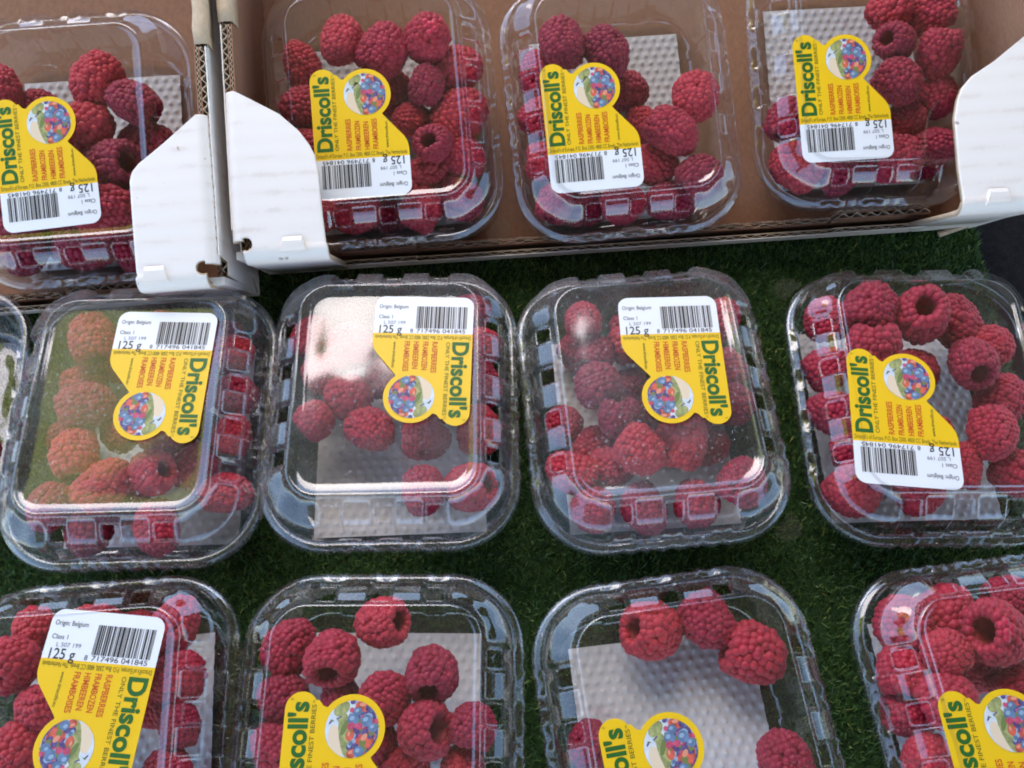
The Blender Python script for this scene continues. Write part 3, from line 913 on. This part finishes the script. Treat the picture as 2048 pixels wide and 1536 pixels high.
def raspberry_mesh(name, seed, length=1.0, squash=0.0):
    """unit raspberry about 20 mm wide, tip at +Z, open hollow at -Z; every drupelet its own bulge"""
    rd = np.random.default_rng(seed)
    # outer profile (r, z) from the tip to the rim and a little into the hollow, in mm
    pts = np.array([(0.0, 10.2), (2.6, 9.8), (5.0, 8.5), (7.0, 6.2), (8.3, 3.2), (8.9, 0.0), (8.9, -3.2), (8.3, -6.2), (7.2, -8.4), (5.6, -9.4), (4.4, -8.6)])
    pts[:, 1] *= length
    seg = np.hypot(*np.diff(pts, axis=0).T); cum = np.concatenate([[0], np.cumsum(seg)])
    V = []; F = []; M = []; nv = 0
    s = 0.0; ring = 0
    while s < cum[-1] - 0.6:
        r = np.interp(s, cum, pts[:, 0]); z = np.interp(s, cum, pts[:, 1])
        e = 0.05
        tr = np.interp(s + e, cum, pts[:, 0]) - np.interp(s - e, cum, pts[:, 0]); tz = np.interp(s + e, cum, pts[:, 1]) - np.interp(s - e, cum, pts[:, 1])
        nr, nz = -tz, tr
        h = math.hypot(nr, nz) + 1e-9; nr, nz = nr / h, nz / h
        cnt = max(1, int(round(2 * math.pi * r / 2.62)))
        for k in range(cnt):
            a = 2 * math.pi * (k + 0.5 * (ring % 2)) / cnt + rd.normal(0, 0.05)
            size = rd.normal(1.80, 0.15)
            n = np.array([nr * math.cos(a), nr * math.sin(a), nz])
            c = np.array([r * math.cos(a), r * math.sin(a), z]) + rd.normal(0, 0.15, 3) - n * 0.82
            q = ICO_V * size
            q = q + n * (q @ n)[:, None] * 0.12
            V.append(q + c); F.append(ICO_F + nv); nv += len(ICO_V); M.append(np.zeros(len(ICO_F), int))
        s += 2.22 if ring else 1.9
        ring += 1
    # inner body and hollow
    inner = np.array([(0.0, 8.2 * length), (4.2, 7.4 * length), (6.6, 4.6 * length), (7.4, 0.0), (7.3, -4.0), (6.4, -7.6 * length), (5.0, -8.0 * length), (4.3, -5.0), (3.4, 1.0), (1.8, 4.0), (0.0, 4.8)])
    ns = 24
    P = []
    for (r, z) in inner:
        for k in range(ns):
            a = 2 * math.pi * k / ns
            P.append((r * math.cos(a), r * math.sin(a), z))
    fs = []; ms = []
    for i in range(len(inner) - 1):
        for k in range(ns):
            a, b = i * ns + k, i * ns + (k + 1) % ns
            fs += [(a, a + ns, b), (b, a + ns, b + ns)]; ms += [0 if i < 5 else 1] * 2
    V.append(np.array(P)); F.append(np.array(fs) + nv); M.append(np.array(ms))
    V = np.concatenate(V) * 0.001; F = np.concatenate(F); M = np.concatenate(M)
    if squash:
        V[:, 0] *= 1 - squash; V[:, 1] *= 1 + squash * 0.6
        V[:, 0] += 0.10 * V[:, 2] * np.sin(V[:, 2] * 120)
    me = bpy.data.meshes.new(name)
    me.vertices.add(len(V)); me.vertices.foreach_set('co', V.ravel())
    me.loops.add(F.size); me.loops.foreach_set('vertex_index', F.ravel())
    me.polygons.add(len(F))
    me.polygons.foreach_set('loop_start', np.arange(len(F)) * 3)
    me.polygons.foreach_set('loop_total', np.full(len(F), 3))
    me.polygons.foreach_set('material_index', M)
    me.polygons.foreach_set('use_smooth', np.ones(len(F), bool))
    me.update(calc_edges=True)
    me.materials.append(MAT['berry']); me.materials.append(MAT['cavity'])
    return me
BERRY = [raspberry_mesh('raspberry', 20 + i, l, q) for i, (l, q) in enumerate(((1.0, 0.0), (1.08, 0.06), (0.92, 0.03), (1.0, 0.10), (0.85, 0.0), (1.12, 0.02), (0.95, 0.07)))]

# ------------------------------------------------------------------ pads
def pad_mesh():
    w, l, st = 0.068, 0.084, 0.0007
    nx, ny = int(w / st), int(l / st)
    xs = np.linspace(-w / 2, w / 2, nx + 1); ys = np.linspace(-l / 2, l / 2, ny + 1)
    X, Y = np.meshgrid(xs, ys)
    p = 0.0042; Z = np.zeros_like(X)
    for off in (0, 1):
        gx = (X + off * p / 2) / p; gy = (Y + off * p * 0.866) / (p * 1.732)
        dx = (gx - np.round(gx)) * p; dy = (gy - np.round(gy)) * p * 1.732
        d = np.hypot(dx, dy)
        Z = np.maximum(Z, 0.0008 * np.sqrt(np.clip(1 - (d / 0.0011) ** 2, 0, 1)))
    Z += 0.0004 * np.sin(X * 70) * np.sin(Y * 55 + 1) + 0.0004
    v = np.stack([X, Y, Z], 2).reshape(-1, 3)
    i = np.arange(ny)[:, None] * (nx + 1) + np.arange(nx)[None]
    f = np.stack([i, i + 1, i + nx + 2, i + nx + 1], 2).reshape(-1, 4)
    me = mesh_from('absorbent_pad', v.tolist(), f.tolist())
    me.materials.append(MAT['pad'])
    return me
PAD = pad_mesh()

# ------------------------------------------------------------------ the punnets and what is in them
# where it stands, x, y (m in that frame), turn; sticker lower-left corner (mm) and turn, or None; lid kind; name of the punnet in words
PUNNETS = {
 'P1': ('crate1', 0.0523, 0.0596, 0.5, (-23.3, -38.3, 2.3), 0, 'clear raspberry punnet standing in the crate that shows only one punnet',
  'the one-punnet crate'),
 'P2': ('crate2', 0.0332, 0.0579, 1.0, (-26.7, -40.9, -0.7), 0, 'tightly filled raspberry punnet in the three-punnet crate, tucked under a flap beside the other crate',
  'the tightly filled crate punnet'),
 'P3': ('crate2', 0.1347, 0.0544, 1.9, (-35.5, -40.2, -0.5), 0, 'half empty raspberry punnet in the middle of the three-punnet crate, pad showing',
  'the middle crate punnet'),
 'P4': ('crate2', 0.2405, 0.061, -1.5, (-36.0, -42.9, 1.5), 0, 'raspberry punnet with glinting vents in the three-punnet crate, farthest from the other crate',
  'the crate punnet farthest from the other crate'),
 'P5': ('table', -0.2405, -0.0277, 6.4, None, 0, 'raspberry punnet without a visible sticker at the end of the row before the crates',
  'the punnet without visible sticker'),
 'P6': ('table', -0.1422, -0.0274, 1.6, (31.0, 35.6, -182.7), 1, 'raspberry punnet on turf right before the one-punnet crate, sticker upside down',
  'the turf punnet before the one-punnet crate'),
 'P7': ('table', -0.0464, -0.0206, 1.1, (32.6, 35.7, -182.4), 1, 'raspberry punnet on turf with upside-down sticker and a bare pad corner',
  'the turf punnet with a bare pad corner'),
 'P8': ('table', 0.0534, -0.0196, 5.2, (28.1, 33.9, -183.5), 1, 'full raspberry punnet on turf with misted lid and upside-down sticker, before the three-punnet crate',
  'the misted full turf punnet'),
 'P9': ('table', 0.1601, -0.0189, 0.3, (-39.2, -39.3, -5.1), 0, 'raspberry punnet on turf with upright sticker in the row before the crates',
  'the upright-sticker punnet before the crates'),
 'P10': ('table', -0.1415, -0.1457, 4.3, (30.6, 38.3, -189.3), 0, 'raspberry punnet with upside-down sticker in the turf row away from the crates',
  'the outer-row punnet with upside-down sticker'),
 'P11': ('table', -0.0447, -0.1435, 0.1, (-27.4, -37.6, -0.3), 0, 'raspberry punnet in outer turf row between the upside-down-sticker one and the nearly empty one',
  'the punnet between upside-down-sticker and nearly empty ones'),
 'P12': ('table', 0.0601, -0.1435, 8.0, (-31.3, -42.0, 1.1), 0, 'nearly empty raspberry punnet on turf showing a wide bare bubbled pad',
  'the nearly empty punnet'),
 'P13': ('table', 0.1722, -0.1382, 7.3, (-37.8, -38.6, -2.4), 0, 'full raspberry punnet at the end of the outer turf row past the nearly empty one',
  'the end punnet past the nearly empty one'),
}
# raspberries: x, y, z of the middle, radius (mm, in the punnet), heading and rise of the tip (degrees)
BERRIES = {
 'P1': [(9.5,25.3,31.5,9.8,-115,23), (25.0,15.6,32.6,9.8,144,10), (4.8,6.7,31.4,10.8,24,24), (25.5,1.0,21.5,10.0,164,-2), (14.6,-10.2,32.1,10.3,174,-35), (-32.7,28.4,23.5,9.0,84,13), (-21.9,24.2,12.5,7.8,-5,6), (12.3,-29.0,34.5,10.3,14,19), (-26.4,-39.2,27.3,11.0,-65,0), (-18.2,-32.5,11.4,9.7,-5,21), (-1.9,-40.0,23.9,11.0,194,11), (17.2,-40.3,20.4,10.0,94,22), (27.6,-25.3,23.5,10.0,39,9), (-11.6,-5.7,23.5,9.5,-5,7), (-29.0,-1.2,23.5,10.0,34,18), (-11.1,-23.4,24.9,9.4,124,24), (-30.0,-21.2,23.0,9.4,4,6)],
 'P2': [(-32.4,24.2,23.5,8.4,104,24), (-14.1,29.0,31.5,9.5,-105,22), (3.4,24.3,31.4,10.1,54,0), (21.7,27.2,33.4,10.0,-5,75), (32.3,17.7,21.7,10.0,14,13), (-32.7,5.7,23.5,9.9,194,16), (20.2,8.1,31.5,8.3,74,23), (4.0,13.6,12.5,9.1,-5,14), (11.7,-2.9,23.5,7.8,154,0), (32.0,-3.3,23.6,10.6,39,9), (20.5,-17.4,33.1,8.6,-5,-75), (32.9,-21.8,22.8,9.5,-65,9), (16.5,-27.3,20.2,9.5,24,10), (29.3,-39.1,23.6,9.7,-35,23), (-33.4,-12.1,23.5,9.1,-5,5), (-14.1,-42.1,23.6,8.6,4,1), (-2.7,-40.0,12.4,8.8,-5,10), (12.9,-42.5,25.7,8.6,54,14), (-29.3,-40.9,23.5,8.0,-5,23), (-16.6,-13.5,23.5,9.1,34,12), (-2.1,-22.3,23.5,9.1,4,3)],
 'P3': [(-23.0,25.5,33.1,9.8,-86,22), (-4.1,21.4,31.5,9.8,-66,9), (-33.3,17.2,21.9,8.9,103,15), (5.3,11.8,12.5,9.0,-6,9), (-33.8,-0.6,23.5,8.7,33,1), (30.7,-1.7,31.0,9.8,-106,15), (19.0,-15.6,34.4,10.1,-46,18), (-33.6,-20.1,23.5,8.9,-6,0), (12.6,-25.5,21.0,9.2,143,8), (27.9,-35.6,33.7,9.8,23,5), (-32.0,-37.9,23.5,8.4,63,0), (-18.6,-38.2,12.5,8.9,-6,1), (-2.9,-42.0,23.5,8.6,3,23), (17.4,-41.5,21.4,8.9,183,21), (11.2,-4.6,12.5,8.4,-6,6), (-18.5,-13.0,23.5,9.2,-6,17), (-16.7,5.1,23.5,9.2,23,-3)],
 'P4': [(15.2,29.8,23.5,9.7,37,22), (32.8,28.1,23.5,9.7,117,11), (12.5,12.4,31.4,8.8,-2,-35), (30.7,6.3,31.5,9.5,-92,-35), (12.5,-5.5,32.2,10.5,-52,19), (32.4,-10.1,23.5,9.0,-82,3), (-32.9,-17.0,23.5,9.6,57,6), (-30.8,-37.2,23.5,10.0,147,5), (-13.2,-41.2,23.5,9.6,17,24), (9.7,-38.1,31.5,10.5,7,7), (29.6,-31.3,26.0,9.0,-2,9), (31.7,-34.0,10.5,8.1,-2,23), (18.3,-19.7,22.5,9.0,27,22), (5.3,-35.0,12.5,9.2,-2,6), (-15.7,-14.3,23.5,9.3,7,4), (-0.0,-21.3,23.5,9.3,97,19)],
 'P5': [(31.8,14.5,31.5,8.3,13,-1), (31.4,-3.7,32.5,8.1,73,6), (33.6,-15.2,22.5,8.6,-6,21)],
 'P6': [(23.1,39.8,12.5,9.0,38,22), (-26.4,37.4,23.9,10.0,108,2), (-19.8,4.0,32.7,9.4,18,-2), (-31.8,22.5,12.5,8.7,-1,18), (-10.2,-3.2,22.3,7.8,-71,13), (-21.7,-14.7,31.5,9.2,98,2), (-27.3,-35.1,31.5,8.4,-111,10), (-8.9,-27.5,31.5,9.0,48,-2), (7.4,-23.3,31.5,8.5,178,-35), (7.6,-5.4,23.8,9.5,158,16), (-14.8,31.9,12.1,8.8,-1,10), (30.4,28.9,23.5,8.6,-1,16), (34.0,11.2,23.3,8.4,-1,-2), (33.8,-5.6,23.5,7.8,78,14), (-15.4,-41.9,23.5,8.7,-91,6), (9.6,-42.2,23.5,8.5,-71,9), (34.4,-28.8,23.5,8.0,-1,5), (17.4,12.1,24.3,9.7,18,14), (-32.5,-1.5,12.5,8.0,-1,12), (1.7,41.1,23.5,8.7,8,13), (17.2,0.9,11.6,8.5,8,-3), (21.3,-18.5,23.5,8.8,58,1), (-8.4,-29.2,12.5,8.5,-1,-2)],
 'P7': [(28.8,40.4,23.5,8.8,28,6), (33.8,25.1,23.5,8.6,58,9), (33.7,9.0,23.5,8.7,-61,-1), (33.5,-10.1,23.5,8.9,88,15), (-17.1,23.8,31.5,9.4,98,9), (-28.8,15.5,22.6,8.8,158,10), (-30.1,-4.5,23.4,8.3,38,12), (-8.0,-9.0,23.4,8.6,-31,23), (13.4,-37.3,31.5,8.8,-81,12), (29.9,-36.0,31.5,9.0,178,-35), (-2.9,12.6,23.4,8.8,-1,-2), (12.9,-13.8,23.5,8.5,-1,0), (1.2,38.9,23.5,8.7,43,15), (17.8,24.9,23.5,8.6,-21,4), (18.8,3.9,23.5,8.4,118,17), (-17.1,4.5,24.4,8.9,18,10), (-33.9,30.8,23.8,8.6,68,6)],
 'P8': [(-22.0,35.7,31.5,7.8,94,17), (-17.2,23.6,23.8,7.8,54,0), (-19.7,7.4,31.5,8.9,104,3), (-2.6,27.4,23.9,8.6,14,3), (-13.2,-7.5,31.4,8.4,-95,-35), (-7.6,-22.3,34.3,8.9,-45,7), (9.3,-17.7,30.8,10.5,74,22), (-3.6,13.0,12.6,8.2,-5,19), (33.1,33.4,24.5,9.4,24,19), (33.3,13.0,21.7,8.8,94,13), (33.8,-3.1,23.8,8.7,-25,-4), (2.3,39.0,12.1,9.9,4,3), (22.0,38.9,11.6,9.9,74,10), (28.4,-36.9,31.5,9.6,54,21), (-33.2,-25.2,23.5,9.3,154,5), (-27.1,-40.7,23.5,8.6,-95,11), (-8.0,-42.1,23.5,8.6,-75,20), (12.0,-41.7,23.5,9.0,-115,5), (-32.4,-1.4,12.5,8.0,-5,17), (19.6,19.8,25.5,8.5,-5,12), (12.0,14.9,12.2,8.7,14,10), (17.8,-3.8,23.0,8.8,54,13), (-17.1,-23.5,21.8,8.1,4,9), (-22.2,31.8,12.2,8.4,34,-1), (4.7,-0.6,12.5,8.9,94,21), (-21.7,-12.1,12.4,8.5,54,24), (24.3,-14.9,12.5,8.5,14,19)],
 'P9': [(-16.0,37.5,32.6,10.5,59,5), (3.8,34.5,31.3,11.2,0,-75), (21.2,36.8,23.5,9.4,119,14), (-31.1,37.9,22.6,9.1,99,18), (-18.4,18.2,32.6,10.7,-90,-35), (1.1,14.2,23.5,8.8,0,-3), (20.2,13.8,31.5,9.6,89,-35), (-33.3,15.7,22.4,9.0,19,18), (-33.7,-4.1,23.5,8.8,149,-2), (33.1,2.4,23.5,9.4,59,23), (21.3,-16.3,31.5,9.1,-100,2), (31.8,-29.5,23.5,9.1,-40,23), (-31.9,-35.2,23.5,10.0,-50,1), (-6.2,-36.2,23.5,8.9,19,11), (10.9,-25.8,23.5,8.4,79,19), (-29.5,-18.9,23.5,7.8,0,24), (-13.8,-11.0,23.5,8.5,0,16), (1.9,-12.9,23.5,8.5,49,20), (33.4,24.7,23.5,9.1,0,6)],
 'P10': [(-24.2,42.6,22.4,7.8,-4,17), (27.8,37.8,31.3,9.3,55,6), (-25.7,29.6,32.6,10.0,25,22), (31.0,21.4,32.3,8.8,75,18), (32.3,6.0,31.3,7.9,95,6), (-12.3,14.7,31.5,8.2,5,18), (-21.3,1.4,31.5,9.2,55,-3), (21.6,13.4,22.9,7.9,-4,22), (30.1,-8.3,31.6,7.8,-44,15), (-3.0,41.2,23.5,8.4,15,4), (9.4,40.5,12.5,8.2,-4,14), (0.8,23.2,23.5,8.2,95,18), (8.1,7.5,23.6,8.1,25,13), (-3.9,-8.1,23.5,7.9,-4,21)],
 'P11': [(-0.0,39.1,31.5,9.0,179,-35), (-33.5,32.4,23.5,9.0,59,7), (-16.1,27.4,31.8,9.5,89,-35), (-33.5,15.4,23.5,8.9,29,4), (17.9,22.4,31.5,9.6,89,-35), (2.4,15.1,31.5,8.7,59,6), (-13.8,13.9,23.2,7.9,99,3), (31.9,5.8,31.6,8.1,79,9), (15.7,4.4,31.8,9.4,179,-35), (-33.6,-1.1,23.5,8.9,129,17), (-2.4,1.2,23.6,8.1,0,21), (9.4,-7.5,23.2,7.8,44,13), (28.1,-6.1,23.4,8.0,99,18), (-18.0,-1.3,23.5,8.0,9,24)],
 'P12': [(-3.6,39.3,16.5,10.3,-7,-35), (16.4,39.8,16.5,9.8,-67,14), (30.5,26.9,16.5,10.9,-27,-2), (-32.6,5.3,12.5,7.8,82,13), (31.7,-8.1,16.5,9.6,102,-4)],
 'P13': [(-29.4,39.3,24.4,9.6,92,15), (-12.1,40.2,19.8,10.0,32,24), (-2.9,30.7,33.7,10.7,-7,-35), (12.0,42.7,23.5,7.9,-7,9), (-21.5,27.2,32.7,8.3,112,22), (-34.0,23.3,24.2,8.5,72,-4), (-25.8,12.0,32.2,8.7,12,23), (-33.9,9.0,19.5,7.8,-7,0), (-34.1,-5.0,25.5,8.7,52,20), (5.1,13.2,24.1,8.6,22,3), (-1.7,20.8,11.9,8.5,-7,6)],
}


def berry_zone(q, stk):
    """where a raspberry lies, told by the sticker above it"""
    if stk is None:
        return 'along the vents'
    c, s = math.cos(R(stk[2])), math.sin(R(stk[2]))
    dx, dy = q[0] - stk[0], q[1] - stk[1]
    u, v = (c * dx + s * dy) / 38.0, (-s * dx + c * dy) / 53.0
    if v > 1.06: return 'past the round picture'
    if v < -0.04: return 'past the barcode'
    if u < -0.02: return 'beside the green lettering'
    if u > 1.0 or (v > 0.5 and u > 0.85): return 'beside the weight print' if v < 0.45 else 'beside the round picture'
    return 'under the sticker'

def place_berry(M, q, ref, rnd, hollow, zone):
    x, y, z, r, az, el = q
    d = Vector((math.cos(R(az)) * math.cos(R(el)), math.sin(R(az)) * math.cos(R(el)), math.sin(R(el))))
    rot = d.to_track_quat('Z', 'Y').to_matrix().to_4x4() @ Matrix.Rotation(rnd.uniform(0, 6.28), 4, 'Z')
    s = r / 10.0 * 1.0
    o = bpy.data.objects.new('raspberry', rnd.choice(BERRY))
    COL.objects.link(o)
    o.matrix_world = M @ Matrix.Translation((x / 1000, y / 1000, z / 1000)) @ rot @ Matrix.Diagonal((s * rnd.uniform(.93, 1.05), s * rnd.uniform(.93, 1.05), s * rnd.uniform(.92, 1.08), 1))
    kind = 'hollow-faced red raspberry' if hollow else 'red raspberry'
    tag(o, f'{kind} {zone} in {ref}', 'raspberry', f'{kind} {zone} in {ref}'.replace('raspberry', 'raspberries', 1))
    return o

rnd = random.Random(99)
for k, (fr, px, py, th, stk, wavy, label, ref) in PUNNETS.items():
    lift = 0.0038 if fr != 'table' else 0.0003
    M = FRAME[fr] @ Matrix.Translation((px, py, lift)) @ Matrix.Rotation(R(th), 4, 'Z')
    root = empty('raspberry_punnet', M)
    tag(root, label, 'punnet', 'clear plastic raspberry punnets')
    o = bpy.data.objects.new('tray', TRAY); COL.objects.link(o); o.parent = root
    o = bpy.data.objects.new('lid', rnd.choice(LIDS_W if wavy else LIDS)); COL.objects.link(o); o.parent = root
    lid = o
    if rnd.random() < 0.5:
        o.rotation_euler.z = math.pi
    if k in ('P2', 'P8', 'P9'):
        o = bpy.data.objects.new('pull_tab', TAB); COL.objects.link(o); o.parent = root
        o.rotation_euler.z = math.pi if k == 'P9' else 0.0
    if k in DROPS:
        o = bpy.data.objects.new('droplets', DROPS[k]); COL.objects.link(o); o.parent = lid
        tag(o, kind='stuff')
    if stk is not None:
        s = bpy.data.objects.new('sticker', STK); COL.objects.link(s); s.parent = root
        s.location = (stk[0] / 1000, stk[1] / 1000, HF + 0.0198)
        s.rotation_euler.z = R(stk[2])
        for nm, me in (('lettering', LET), ('barcode', BAR), ('fruit_picture', PIC)):
            c = bpy.data.objects.new(nm, me); COL.objects.link(c); c.parent = s
    if k != 'P5':
        o = bpy.data.objects.new('absorbent_pad', PAD); COL.objects.link(o)
        o.matrix_world = M @ Matrix.Translation((rnd.uniform(-.0015, .0015), rnd.uniform(-.004, .001), 0.0016)) @ Matrix.Rotation(R(rnd.uniform(-1.5, 2.0)), 4, 'Z')
        tag(o, 'white bubbled absorbent pad lying in ' + ref, 'pad', 'absorbent pads under the raspberries')
    for q in BERRIES[k]:
        place_berry(M, q, ref, rnd, q[5] < -20, berry_zone(q, stk))
